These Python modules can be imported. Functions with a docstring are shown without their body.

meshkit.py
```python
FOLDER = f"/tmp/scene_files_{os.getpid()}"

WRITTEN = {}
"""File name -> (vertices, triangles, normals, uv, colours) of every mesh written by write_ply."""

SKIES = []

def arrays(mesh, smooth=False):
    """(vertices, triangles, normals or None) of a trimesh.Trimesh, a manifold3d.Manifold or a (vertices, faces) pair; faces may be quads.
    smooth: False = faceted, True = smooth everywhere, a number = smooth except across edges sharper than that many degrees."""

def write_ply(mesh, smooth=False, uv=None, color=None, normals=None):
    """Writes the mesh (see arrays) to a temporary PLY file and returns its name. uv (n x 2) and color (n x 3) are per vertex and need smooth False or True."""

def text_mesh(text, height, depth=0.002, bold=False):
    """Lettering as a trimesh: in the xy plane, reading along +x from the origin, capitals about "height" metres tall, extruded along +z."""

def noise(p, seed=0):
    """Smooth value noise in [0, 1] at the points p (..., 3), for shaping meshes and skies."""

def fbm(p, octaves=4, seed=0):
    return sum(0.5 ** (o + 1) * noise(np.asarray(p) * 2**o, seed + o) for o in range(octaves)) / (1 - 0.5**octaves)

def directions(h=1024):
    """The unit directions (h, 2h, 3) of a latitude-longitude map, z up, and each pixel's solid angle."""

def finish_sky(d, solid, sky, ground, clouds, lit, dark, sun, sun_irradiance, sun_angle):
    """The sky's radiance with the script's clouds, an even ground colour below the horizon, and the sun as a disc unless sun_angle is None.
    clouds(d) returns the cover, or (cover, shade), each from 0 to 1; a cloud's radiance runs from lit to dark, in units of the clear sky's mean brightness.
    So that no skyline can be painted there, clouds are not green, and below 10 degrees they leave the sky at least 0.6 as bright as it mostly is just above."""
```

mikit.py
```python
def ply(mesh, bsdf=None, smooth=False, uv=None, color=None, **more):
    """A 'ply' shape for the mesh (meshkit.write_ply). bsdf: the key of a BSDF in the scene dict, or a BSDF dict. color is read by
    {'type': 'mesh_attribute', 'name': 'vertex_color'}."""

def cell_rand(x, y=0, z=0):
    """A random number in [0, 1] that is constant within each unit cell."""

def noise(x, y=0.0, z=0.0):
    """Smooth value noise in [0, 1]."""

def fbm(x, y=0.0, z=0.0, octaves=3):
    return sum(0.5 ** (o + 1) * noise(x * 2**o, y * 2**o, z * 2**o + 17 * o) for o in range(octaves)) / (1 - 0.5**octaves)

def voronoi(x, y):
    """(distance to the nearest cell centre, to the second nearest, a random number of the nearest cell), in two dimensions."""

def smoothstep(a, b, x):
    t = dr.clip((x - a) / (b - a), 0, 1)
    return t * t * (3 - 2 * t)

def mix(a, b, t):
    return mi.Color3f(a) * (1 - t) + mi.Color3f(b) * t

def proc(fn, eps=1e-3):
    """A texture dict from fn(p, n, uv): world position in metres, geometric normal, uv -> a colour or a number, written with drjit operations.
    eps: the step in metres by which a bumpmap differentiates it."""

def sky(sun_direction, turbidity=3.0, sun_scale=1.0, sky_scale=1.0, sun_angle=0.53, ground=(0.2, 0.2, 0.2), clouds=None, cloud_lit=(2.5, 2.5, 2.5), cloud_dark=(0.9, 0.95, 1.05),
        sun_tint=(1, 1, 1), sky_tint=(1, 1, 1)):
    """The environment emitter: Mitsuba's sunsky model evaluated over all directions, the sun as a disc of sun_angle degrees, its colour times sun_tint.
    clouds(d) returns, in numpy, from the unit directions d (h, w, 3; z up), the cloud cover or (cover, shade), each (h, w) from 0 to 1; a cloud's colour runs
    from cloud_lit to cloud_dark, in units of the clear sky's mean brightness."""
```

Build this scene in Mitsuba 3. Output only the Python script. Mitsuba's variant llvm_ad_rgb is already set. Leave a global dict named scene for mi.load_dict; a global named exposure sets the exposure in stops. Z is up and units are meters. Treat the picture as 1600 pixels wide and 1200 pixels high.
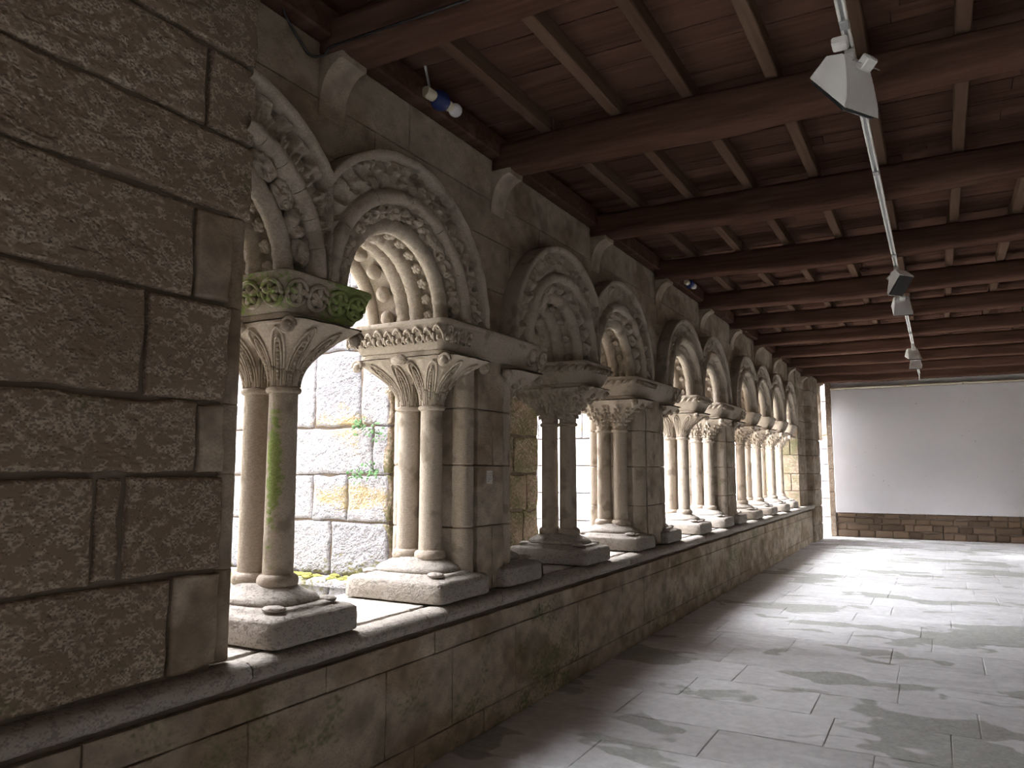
import math
import numpy as np
import trimesh
import mitsuba as mi
import mikit
import meshkit
from mikit import proc, noise, fbm, smoothstep, mix
from meshkit import noise as nnoise, fbm as nfbm
from shapely.geometry import Polygon, Point, box as sbox
from shapely.ops import unary_union

PI = math.pi
T = mi.ScalarTransform4f
scene, labels = {}, {}
rng = np.random.default_rng(7)

# ------------------------------------------------------------------ camera, sky, exposure
CAM = [2.5, 0.0, 1.6]
FWD = [-0.48447439, 0.86771356, 0.1111654]
UP = [0.05419268, -0.09706131, 0.99380192]
scene['camera'] = {'type': 'perspective', 'fov': math.degrees(2 * math.atan(800 / 1189.0)), 'fov_axis': 'x',
                   'near_clip': 0.05, 'far_clip': 200.0,
                   'to_world': T().look_at(origin=CAM, target=[CAM[i] + FWD[i] for i in range(3)], up=UP)}


def overcast(d):
    c = nfbm(d * np.array([2.0, 2.0, 4.0]) + 3.0, 4, 5)
    return np.ones(d.shape[:2]), np.clip((c - 0.35) * 1.6, 0, 1) * 0.5


scene['sky'] = mikit.sky([-0.5, -0.3, 0.8], turbidity=5.0, sun_scale=0.0, sky_scale=1.0, ground=(0.25, 0.25, 0.24),
                         clouds=overcast, cloud_lit=(2.0, 2.0, 2.08), cloud_dark=(1.2, 1.22, 1.3))
exposure = 7.22

# ------------------------------------------------------------------ materials
def bsdf(name, col, bump=None, scale=1.0, rough=None, two=True, eps=1e-3, spec=0.5):
    if rough is None:
        b = {'type': 'diffuse', 'reflectance': col}
    else:
        b = {'type': 'principled', 'base_color': col, 'roughness': rough, 'specular': spec}
    if bump is not None:
        b = {'type': 'bumpmap', 'height': proc(bump, eps=eps), 'scale': scale, 'bsdf': b}
    scene[name] = {'type': 'twosided', 'bsdf': b}


def rgb(r, g, b):
    return {'type': 'rgb', 'value': [r, g, b]}


def moss_mask(p, m):
    f = 0.6 * fbm(p.x * 6 + 3, p.y * 6, p.z * 5, 3) + 0.4 * noise(p.x * 55, p.y * 55, p.z * 55)
    return smoothstep(0.93 - m, 1.19 - m, f)


# uv.x of a stone is its own tone, uv.y how readily moss grows on it
def stone_col(p, n, uv):
    big = fbm(p.x * 1.9 + 5, p.y * 1.9, p.z * 1.9, 2)
    mid = fbm(p.x * 27, p.y * 27, p.z * 27, 3)
    fine = noise(p.x * 150, p.y * 150, p.z * 150)
    spot = fbm(p.x * 75 + 11, p.y * 75, p.z * 75, 2)
    c = mix((0.160, 0.117, 0.085), (0.30, 0.232, 0.174), uv.x * 0.4 + big * 0.6)
    c = mix(c, (0.56, 0.475, 0.385), smoothstep(0.44, 0.64, mid * 0.55 + spot * 0.45) * (0.2 + 0.75 * big))
    c = mix(c, (0.045, 0.033, 0.024), smoothstep(0.53, 0.66, mid * 0.3 + spot * 0.3 + fine * 0.4) * 0.6)
    return mix(c, mix((0.055, 0.075, 0.025), (0.13, 0.145, 0.055), fine), moss_mask(p, uv.y) * 0.7)


def stone_bump(p, n, uv):
    return 0.55 * fbm(p.x * 46, p.y * 46, p.z * 46, 3) + 0.25 * noise(p.x * 130, p.y * 110, p.z * 110)


bsdf('stone', proc(stone_col), stone_bump, 0.026)


def ashlar_col(p, n, uv):
    big = fbm(p.x * 1.5 + 2, p.y * 1.5, p.z * 1.5, 3)
    fine = noise(p.x * 120, p.y * 120, p.z * 120)
    c = mix((0.25, 0.203, 0.156), (0.445, 0.378, 0.306), uv.x * 0.5 + big * 0.55)
    c = mix(c, (0.205, 0.145, 0.093), smoothstep(0.47, 0.66, fbm(p.x * 2.7 + 9, p.y * 2.7, p.z * 3.1, 3)) * 0.6)
    c = c * (0.80 + 0.38 * fine) * (0.66 + 0.68 * fbm(p.x * 15, p.y * 15, p.z * 15, 3))
    c = mix(c, (0.10, 0.074, 0.052), smoothstep(0.48, 0.70, fbm(p.x * 6 + 31, p.y * 6, p.z * 5, 3) * 0.75 + fine * 0.25) * 0.45)
    return mix(c, mix((0.06, 0.085, 0.03), (0.15, 0.17, 0.07), fine), moss_mask(p, uv.y) * 0.7)


def ashlar_bump(p, n, uv):
    return 0.6 * fbm(p.x * 40, p.y * 40, p.z * 40, 3) + 0.2 * noise(p.x * 130, p.y * 130, p.z * 130)


bsdf('ashlar', proc(ashlar_col), ashlar_bump, 0.009)


def carved_col(p, n, uv):
    big = fbm(p.x * 2.3 + 9, p.y * 2.3, p.z * 2.3, 2)
    fine = noise(p.x * 150, p.y * 150, p.z * 150)
    c = mix((0.30, 0.25, 0.20), (0.46, 0.405, 0.34), uv.x * 0.55 + big * 0.5)
    c = c * (0.80 + 0.36 * fine)
    c = mix(c, (0.17, 0.138, 0.105), smoothstep(0.56, 0.74, fbm(p.x * 11, p.y * 11, p.z * 9, 3)) * 0.6)
    return mix(c, mix((0.135, 0.205, 0.045), (0.25, 0.32, 0.10), fine), moss_mask(p, uv.y) * 0.85)


def carved_bump(p, n, uv):
    return 0.6 * fbm(p.x * 55, p.y * 55, p.z * 55, 2) + 0.25 * noise(p.x * 180, p.y * 180, p.z * 180)


bsdf('carved', proc(carved_col), carved_bump, 0.007)


def court_col(p, n, uv):
    fine = noise(p.x * 120, p.y * 120, p.z * 120)
    mid = fbm(p.x * 48, p.y * 48, p.z * 48, 2)
    c = mix((0.27, 0.265, 0.285), (0.37, 0.355, 0.365), uv.x)
    c = mix(c, (0.13, 0.128, 0.135), smoothstep(0.45, 0.72, fine * 0.5 + mid * 0.5) * 0.75)
    c = mix(c, (0.34, 0.245, 0.085), smoothstep(0.60, 0.70, fbm(p.x * 3.3 + 2, p.y * 3.3, p.z * 3.6, 3) * 0.8 + 0.2 * fine) * 0.7)
    return mix(c, mix((0.06, 0.062, 0.02), (0.22, 0.20, 0.08), fine), moss_mask(p, uv.y) * 0.9)


bsdf('court', proc(court_col), stone_bump, 0.022)


def granite_col(p, n, uv):
    fine = noise(p.x * 140, p.y * 140, p.z * 140)
    mid = fbm(p.x * 38, p.y * 38, p.z * 38, 2)
    c = mix((0.235, 0.208, 0.178), (0.385, 0.352, 0.315), uv.x * 0.6 + 0.4 * fbm(p.x * 3, p.y * 3, p.z * 3, 2))
    c = mix(c, (0.13, 0.115, 0.10), smoothstep(0.46, 0.70, fine * 0.5 + mid * 0.5) * 0.55)
    return mix(c, mix((0.10, 0.13, 0.04), (0.20, 0.21, 0.09), fine), moss_mask(p, uv.y) * 0.7)


bsdf('granite', proc(granite_col), stone_bump, 0.013)


def mortar_col(p, n, uv):
    return mix((0.115, 0.09, 0.07), (0.22, 0.18, 0.145), fbm(p.x * 12, p.y * 12, p.z * 12, 3))


bsdf('mortar', proc(mortar_col))


def slab_col(p, n, uv):
    warp = (fbm(p.x * 3, p.y * 3, 2.0, 2) - 0.5) * 0.55
    patch = fbm(p.x * 1.25 + warp, p.y * 2.3 + warp + 11, 0.5, 4)
    fine = noise(p.x * 70, p.y * 70, 3.0)
    c = mix((0.46, 0.455, 0.46), (0.57, 0.565, 0.57), uv.x * 0.7 + fine * 0.3)
    c = mix(c, (0.60, 0.60, 0.61), smoothstep(0.52, 0.60, fbm(p.x * 2.0 + 40, p.y * 5.0, 1.5, 3)) * 0.5)
    wet = smoothstep(0.55, 0.585, patch)
    c = mix(c, mix((0.20, 0.215, 0.185), (0.31, 0.315, 0.28), fine), wet * 0.68)
    return c * (0.90 + 0.2 * fbm(p.x * 22, p.y * 22, 9.0, 2))


def slab_bump(p, n, uv):
    return 0.6 * fbm(p.x * 26, p.y * 26, p.z * 26, 3) + 0.3 * noise(p.x * 120, p.y * 120, p.z * 120)


bsdf('slab', proc(slab_col), slab_bump, 0.006, rough=0.5, spec=0.4)


def wood_col(p, n, uv):
    g = fbm(p.x * 3.0, p.y * 45, p.z * 45 + uv.x * 30, 3)
    c = mix((0.045, 0.0245, 0.018), (0.145, 0.080, 0.059), g * 0.7 + uv.x * 0.5 - 0.1)
    return mix(c, (0.17, 0.105, 0.075), smoothstep(0.55, 0.75, fbm(p.x * 1.5 + 8, p.y * 9, p.z * 9, 3)) * 0.4)


def wood_bump(p, n, uv):
    return fbm(p.x * 5.0, p.y * 60, p.z * 60, 3)


bsdf('wood', proc(wood_col), wood_bump, 0.006)


def joist_col(p, n, uv):
    g = fbm(p.x * 45, p.y * 3.0 + uv.x * 20, p.z * 45, 3)
    return mix((0.075, 0.045, 0.032), (0.175, 0.115, 0.083), g * 0.7 + uv.x * 0.4 - 0.05)


bsdf('joist_wood', proc(joist_col))


def plaster_col(p, n, uv):
    return mix((0.66, 0.655, 0.665), (0.72, 0.71, 0.715), fbm(p.x * 1.1, p.y * 1.1, p.z * 1.4, 3))


bsdf('plaster', proc(plaster_col))


def panel_col(p, n, uv):
    c = mix((0.60, 0.60, 0.625), (0.655, 0.625, 0.63), fbm(p.x * 0.9 + 3, p.y, p.z * 1.1, 3))
    spots = smoothstep(0.90, 0.93, noise(p.x * 9, 4.0, p.z * 9)) * smoothstep(0.7, 0.8, noise(p.x * 40, 1.0, p.z * 40))
    return mix(c, (0.42, 0.41, 0.42), spots)


bsdf('panel_paint', proc(panel_col))


def rubble_col(p, n, uv):
    c = mix((0.085, 0.062, 0.045), (0.22, 0.155, 0.11), uv.x * 0.8 + 0.3 * fbm(p.x * 9, p.y * 9, p.z * 9, 3))
    return mix(c, (0.13, 0.15, 0.07), moss_mask(p, uv.y) * 0.6)


bsdf('rubble', proc(rubble_col), stone_bump, 0.02)
bsdf('white_metal', rgb(0.74, 0.74, 0.72), rough=0.4)
bsdf('cream_metal', rgb(0.60, 0.55, 0.43), rough=0.5)
bsdf('grey_metal', rgb(0.33, 0.34, 0.35), rough=0.35)
bsdf('black_plastic', rgb(0.018, 0.018, 0.02), rough=0.45)
bsdf('dark_glass', rgb(0.02, 0.022, 0.025), rough=0.08)
bsdf('blue_plastic', rgb(0.02, 0.035, 0.14), rough=0.35)
bsdf('bulb', rgb(0.86, 0.86, 0.86), rough=0.12)
bsdf('paper', rgb(0.55, 0.53, 0.48))
bsdf('ink', rgb(0.10, 0.10, 0.10))
scene['leaf'] = {'type': 'twosided', 'bsdf': {'type': 'diffuse', 'reflectance': rgb(0.09, 0.16, 0.075)}}


def moss_col(p, n, uv):
    return mix((0.12, 0.13, 0.03), (0.38, 0.35, 0.13), fbm(p.x * 40, p.y * 40, p.z * 40, 3))


bsdf('moss', proc(moss_col), stone_bump, 0.05)
bsdf('gravel', proc(lambda p, n, uv: mix((0.26, 0.26, 0.22), (0.44, 0.43, 0.39), fbm(p.x * 14, p.y * 14, 0.0, 3))))

# ------------------------------------------------------------------ mesh helpers
used = {}


def numbered(name):
    k = used.get(name, 0)
    used[name] = k + 1
    return name if k == 0 else f'{name}_{k:03d}'


def put(name, mesh, mat, smooth=False, uv=None, label=None, cat=None, group=None, kind=None):
    key = numbered(name)
    scene[key] = mikit.ply(mesh, mat, smooth, uv=uv)
    tag(key, label, cat, group, kind)
    return key


def tag(key, label=None, cat=None, group=None, kind=None):
    d = {k: v for k, v in (('label', label), ('category', cat), ('group', group), ('kind', kind)) if v}
    if d:
        labels[key] = d
    return key


def thing(name, label, cat, group=None):
    return tag(numbered(name), label, cat, group)


def grid_f(n, m, cu=False, cv=False):
    i = np.arange(n if cu else n - 1)
    j = np.arange(m if cv else m - 1)
    I, J = np.meshgrid(i, j, indexing='ij')
    I2, J2 = (I + 1) % n, (J + 1) % m
    a, b, c, d = I * m + J, I2 * m + J, I2 * m + J2, I * m + J2
    return np.vstack([np.stack([a, b, c], -1).reshape(-1, 3), np.stack([a, c, d], -1).reshape(-1, 3)])


def tone_uv(v, tone, moss=0.0):
    m = moss(v) if callable(moss) else np.full(len(v), moss)
    return np.stack([np.full(len(v), tone), m], 1)


def cushion(O, U, V, N, W, H, D, res=0.05, r=0.012, amp=0.004, freq=18.0, edge=0.006, seed=0, coarse=0.0):
    """A dressed stone: a face W x H, rounded and worn along its edges, D deep."""
    O, U, V, N = (np.asarray(a, float) for a in (O, U, V, N))

    def axis(L):
        k = max(2, int(math.ceil((L - 2 * r) / res)) + 1)
        return np.concatenate([[0, 0, 0.3 * r], np.linspace(r, L - r, k), [L - 0.3 * r, L, L]])

    us, vs = axis(W), axis(H)
    n, m = len(us), len(vs)
    A, B = np.meshgrid(us, vs, indexing='ij')
    e = np.minimum(np.minimum(A, W - A), np.minimum(B, H - B))
    d = np.where(e < r, -(r - np.sqrt(np.maximum(r * r - (r - e) ** 2, 0))), 0.0)
    P = O + A[..., None] * U + B[..., None] * V
    w1 = (nnoise(P * 9.0 + seed, 3) - 0.5) * 2 * edge
    w2 = (nnoise(P * 9.0 + seed + 50, 4) - 0.5) * 2 * edge
    A2, B2 = A + w1, B + w2
    h = (nfbm(P * freq + seed * 1.7, 3) - 0.5) * 2 * amp + coarse * (nnoise(P * 4.0 + seed) - 0.5) * 2
    d = d + h
    back = np.zeros_like(d, bool)
    back[[0, -1], :] = True
    back[:, [0, -1]] = True
    d = np.where(back, -D, d)
    P = O + A2[..., None] * U + B2[..., None] * V + d[..., None] * N
    f = grid_f(n, m)
    if np.dot(np.cross(U, V), N) < 0:
        f = f[:, ::-1]
    return P.reshape(-1, 3), f


def add_stone(parent, O, U, V, N, W, H, D, mat='stone', name='stone', tone=None, moss=0.0, label=None, **kw):
    v, f = cushion(O, U, V, N, W, H, D, seed=float(rng.uniform(0, 90)), **kw)
    t = float(rng.uniform(0, 1)) if tone is None else tone
    return put(f'{parent}__{name}', (v, f), mat, True, tone_uv(v, t, moss), label)


X, Y, Z = np.eye(3)


def boxm(x0, x1, y0, y1, z0, z1):
    b = trimesh.creation.box(extents=[x1 - x0, y1 - y0, z1 - z0])
    b.apply_translation([(x0 + x1) / 2, (y0 + y1) / 2, (z0 + z1) / 2])
    return b


def bevel_box(x0, x1, y0, y1, z0, z1, r=0.005):
    pts = []
    for k in range(3):
        ins = [r, r, r]
        ins[k] = 0
        for sx in (0, 1):
            for sy in (0, 1):
                for sz in (0, 1):
                    pts.append([(x1 - ins[0]) if sx else (x0 + ins[0]), (y1 - ins[1]) if sy else (y0 + ins[1]), (z1 - ins[2]) if sz else (z0 + ins[2])])
    return trimesh.convex.convex_hull(np.array(pts))


def cat_meshes(ms):
    vs, fs, o = [], [], 0
    for m in ms:
        v, f = (m.vertices, m.faces) if hasattr(m, 'faces') else m
        vs.append(np.asarray(v, float))
        fs.append(np.asarray(f, int) + o)
        o += len(v)
    return np.vstack(vs), np.vstack(fs)


def loft(secs, cx, cy, nth=40, namp=0.0, nf=14.0, relief=None, cap=True, seed=0.0, dx=None):
    """Stacked superellipse sections (half x, half y, z, exponent)."""
    th = np.linspace(0, 2 * PI, nth, endpoint=False)
    S = np.array(secs, float)
    c, s = np.cos(th)[None], np.sin(th)[None]
    p = S[:, 3:4]
    k = (np.abs(c) ** p + np.abs(s) ** p) ** (-1.0 / p)
    x, y = S[:, 0:1] * c * k, S[:, 1:2] * s * k
    z = np.broadcast_to(S[:, 2:3], x.shape)
    if relief is not None:
        g = 1 + relief(th[None], (z - S[0, 2]) / (S[-1, 2] - S[0, 2]))
        x, y = x * g, y * g
    if dx is not None:
        x = x + np.asarray(dx)[:, None]
    P = np.stack([x + cx, y + cy, z], -1)
    if namp:
        nn = nfbm(P * nf + seed, 3)[..., None] - 0.5
        rad = np.stack([x, y, 0 * x], -1)
        P = P + 2 * namp * nn * rad / np.maximum(np.linalg.norm(rad, axis=-1, keepdims=True), 1e-6)
    n = len(S)
    f = grid_f(n, nth, cv=True)[:, ::-1]
    P = P.reshape(-1, 3)
    if cap:
        P = np.vstack([P, P[:nth].mean(0), P[-nth:].mean(0)])
        i = np.arange(nth)
        f = np.vstack([f, np.stack([(i + 1) % nth, i, np.full(nth, n * nth)], 1), np.stack([(n - 1) * nth + i, (n - 1) * nth + (i + 1) % nth, np.full(nth, n * nth + 1)], 1)])
    return P, f


def blob(c, s, sub=2, amp=0.18, freq=2.2, seed=0.0, R=None, holes=0):
    b = trimesh.creation.icosphere(subdivisions=sub)
    v = np.array(b.vertices)
    d = 1 + amp * 2 * (nfbm(v * freq + seed, 3) - 0.5)
    if holes:        # a carved head or leaf cup: fluted dome with drilled hollows
        q = np.arctan2(v[:, 1], v[:, 2] + 1e-6)
        d = d + 0.05 * np.cos(7 * q + seed) * np.clip(1 - np.abs(v[:, 0]) * 0.4, 0, 1)
        g = np.random.default_rng(int(seed * 100) % 9973)
        for _ in range(5):
            h = g.normal(size=3) * [0.5, 1, 1] + [0.9, 0, -0.35]
            h /= np.linalg.norm(h)
            d = d - 0.42 * np.exp(-((1 - v @ h) / 0.055) ** 2)
    v = v * d[:, None] * np.asarray(s)
    if R is not None:
        v = v @ np.asarray(R).T
    return v + np.asarray(c), np.array(b.faces)


def tube(pts, r, n=10):
    p = np.asarray(pts, float)
    t = np.gradient(p, axis=0)
    t /= np.linalg.norm(t, axis=1, keepdims=True)
    ref = np.where(np.abs(t[:, 2:]) < 0.9, [[0, 0, 1.0]], [[1.0, 0, 0]])
    a = np.cross(t, ref)
    a /= np.linalg.norm(a, axis=1, keepdims=True)
    b = np.cross(t, a)
    th = np.linspace(0, 2 * PI, n, endpoint=False)
    rr = np.broadcast_to(r, (len(p),))
    v = p[:, None] + rr[:, None, None] * (np.cos(th)[None, :, None] * a[:, None] + np.sin(th)[None, :, None] * b[:, None])
    f = grid_f(len(p), n, cv=True)
    return v.reshape(-1, 3), f


def extrude(poly, h):
    g = [q for q in getattr(poly, 'geoms', [poly]) if q.area > 1e-4]
    return cat_meshes([trimesh.creation.extrude_polygon(q, h, engine='earcut') for q in g])


def spiral(c, U, V, N, r, turns=1.6, tr=0.012):
    t = np.linspace(0, 1, 40)
    a = t * turns * 2 * PI
    rad = r * (1 - 0.82 * t)
    p = np.asarray(c) + (rad * np.cos(a))[:, None] * U + (rad * np.sin(a))[:, None] * V + (0.35 * r * t)[:, None] * N
    return tube(p, tr * (1 - 0.4 * t), 7)


# ------------------------------------------------------------------ dimensions
ZS = 2.491
Z_SILL, Z_AB0, Z_AB = 0.83, 2.31, 2.485   # sill, abacus underside and top
CX = -0.345                               # middle of the arcade's thickness
ARCH = [2.03, 3.31, 5.33, 6.57, 8.63, 9.92, 11.88, 13.08, 14.33, 15.68]
PAIRS = [2.67, 5.92, 9.28, 12.42, 13.68, 14.95, 16.30]
PIERS = [(4.00, 4.58), (7.23, 7.93), (10.56, 11.18)]
R_OUT = 0.835
BEAMS = [1.0, 2.78, 4.46, 6.19, 7.95, 9.72, 11.36, 13.05, 14.65, 16.25, 17.9, 19.55]
Y_END = 19.95
X_R = 4.95

# ------------------------------------------------------------------ floor
put('floor', boxm(-0.3, X_R + 0.2, -6, 20.2, -0.3, -0.007), 'slab', kind='structure', label='worn granite slab floor of the cloister gallery')
y = 1.5
while y < 20.0:
    d = float(rng.uniform(0.46, 0.68)) if y < 12 else float(rng.uniform(0.6, 0.85))
    x = -0.02 - float(rng.uniform(0, 0.5))
    while x < X_R:
        w = float(rng.uniform(0.65, 1.35))
        x0, x1 = max(x, -0.06), min(x + w, X_R)
        if x1 - x0 > 0.12:
            add_stone('floor', [x0 + 0.002, y + 0.002, 0], X, Y, Z, x1 - x0 - 0.004, d - 0.004, 0.03, 'slab', 'slab', res=0.3, r=0.006, amp=0.0015, freq=5, edge=0.006, coarse=0.002)
        x += w
    y += d

# ------------------------------------------------------------------ arcade wall
def moss_face(v):
    return 0.22 + 0.30 * (nfbm(v * np.array([1, 1.1, 1.4]) + 4, 2) - 0.5) * 2


put('wall_parapet', boxm(-0.72, -0.045, -6, 18.2, -0.3, 0.79), 'mortar', kind='structure', label='low stone parapet wall carrying the arcade, with a rounded sill moulding')
# spandrel core, cut by the arches
holes = unary_union([Point(a, ZS).buffer(0.72, 48) for a in ARCH] + [sbox(a - 0.72, 2.3, a + 0.72, ZS) for a in ARCH])
sp = sbox(2.2, 2.49, 17.1, 3.74).difference(holes)
v, f = extrude(sp, 0.54)
v = np.stack([v[:, 2] - 0.67, v[:, 0], v[:, 1]], 1)
put('wall_spandrel', (v, f), 'mortar', kind='structure', label='stone wall face above the arches, up to the timber ceiling')
core = [boxm(-0.66, -0.03, -1.4, 2.105, 0.79, 3.74), boxm(-0.66, -0.03, 2.10, 2.20, 2.66, 3.74), boxm(-0.66, -0.12, 2.10, 2.185, 0.79, 2.66),
        boxm(-0.66, -0.012, -6, -1.4, 3.3, 3.74), boxm(-0.66, -0.012, -6, -4.9, 0.79, 3.3)]
put('wall_left', cat_meshes(core), 'mortar', kind='structure', label='blind near wall of large rough granite blocks, closest to the camera')
put('wall_end_pier', cat_meshes([boxm(-0.80, 0.035, 18.12, 19.22, -0.1, 3.74), boxm(-0.80, -0.10, 17.06, 18.2, 0.79, 3.74)]), 'mortar', kind='structure', label='end pier of squared stones beside the passage at the far corner')

# the blind near wall: courses measured on the photograph
courses = [(0.835, 1.205, [-1.35, -0.55, 0.3, 1.02, 1.90, 2.125]),
           (1.205, 1.58, [-1.35, -0.8, 0.1, 0.75, 1.59, 1.70, 2.125]),
           (1.58, 1.865, [-1.35, -0.4, 0.5, 1.12, 1.985, 2.125]),
           (1.865, 2.265, [-1.35, -0.7, 0.2, 0.95, 1.74, 2.125]),
           (2.265, 2.645, [-1.35, -0.3, 0.4, 1.10, 1.938, 2.125]),
           (2.645, 2.975, [-1.35, -0.6, 0.3, 0.86, 2.215]),
           (2.975, 3.32, [-1.35, -0.2, 0.6, 1.05, 1.96, 2.215]),
           (3.32, 3.735, [-1.35, -0.5, 0.45, 1.30, 2.215])]
for z0, z1, br in courses:
    for a, b in zip(br[:-1], br[1:]):
        narrow = b - a < 0.13 and a < 1.9
        near = b > 0.9
        add_stone('wall_left', [-0.016 if narrow else 0.0, a + 0.011, z0 + 0.009], Y, Z, X, b - a - 0.021, z1 - z0 - 0.019, 0.05,
                  res=0.018 if near else 0.1, r=0.016, amp=0.0075 if not (b == 2.125 and a > 1.85) else 0.003, freq=22, edge=0.009, coarse=0.006,
                  mat='ashlar' if b == 2.125 and a > 1.85 else 'stone', moss=moss_face, tone=float(rng.uniform(0.15, 0.6)))
# corner shaft of the near wall, one length per course
for z0, z1 in ((0.84, 1.20), (1.20, 1.58), (1.58, 1.865), (1.865, 2.265), (2.265, 2.65)):
    v, f = loft([(0.0545, 0.0545, z0 - 0.0005, 2), (0.0565, 0.0565, z0 + 0.006, 2)] + [(0.057, 0.057, z, 2) for z in np.linspace(z0 + 0.03, z1 - 0.03, 8)] + [(0.0565, 0.0565, z1 - 0.006, 2), (0.0545, 0.0545, z1 + 0.0005, 2)], -0.082, 2.164, 24, 0.0025, 25)
    put('wall_left__corner_shaft', (v, f), 'ashlar', True, tone_uv(v, 0.35, 0.25))
# parapet facing
def moss_par(v):
    return 0.24 + 0.22 * np.exp(-((v[:, 1] - 5.0) / 0.7) ** 2) + 0.12 * (v[:, 1] > 7) + 0.22 * (nfbm(v * 1.3, 2) - 0.5) * 2


for z0, z1, step, fixed in ((0.0, 0.14, 0.9, []), (0.14, 0.575, 0.85, [2.30, 3.19, 3.80, 4.55, 5.55]), (0.575, 0.698, 1.1, [2.75, 3.62, 4.9])):
    br = [1.0, 1.6] + fixed
    while br[-1] < 18.0:
        br.append(br[-1] + float(rng.uniform(0.6, 1.3)) * step)
    br[-1] = 18.14
    for a, b in zip(br[:-1], br[1:]):
        add_stone('wall_parapet', [-0.012, a + 0.003, z0 + 0.003], Y, Z, X, b - a - 0.006, z1 - z0 - 0.004, 0.05,
                  res=0.035 if a < 6 else 0.12, r=0.005, amp=0.004, freq=16, edge=0.0025, coarse=0.003, mat='ashlar', moss=moss_par, tone=float(rng.uniform(0.15, 0.45)))
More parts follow.
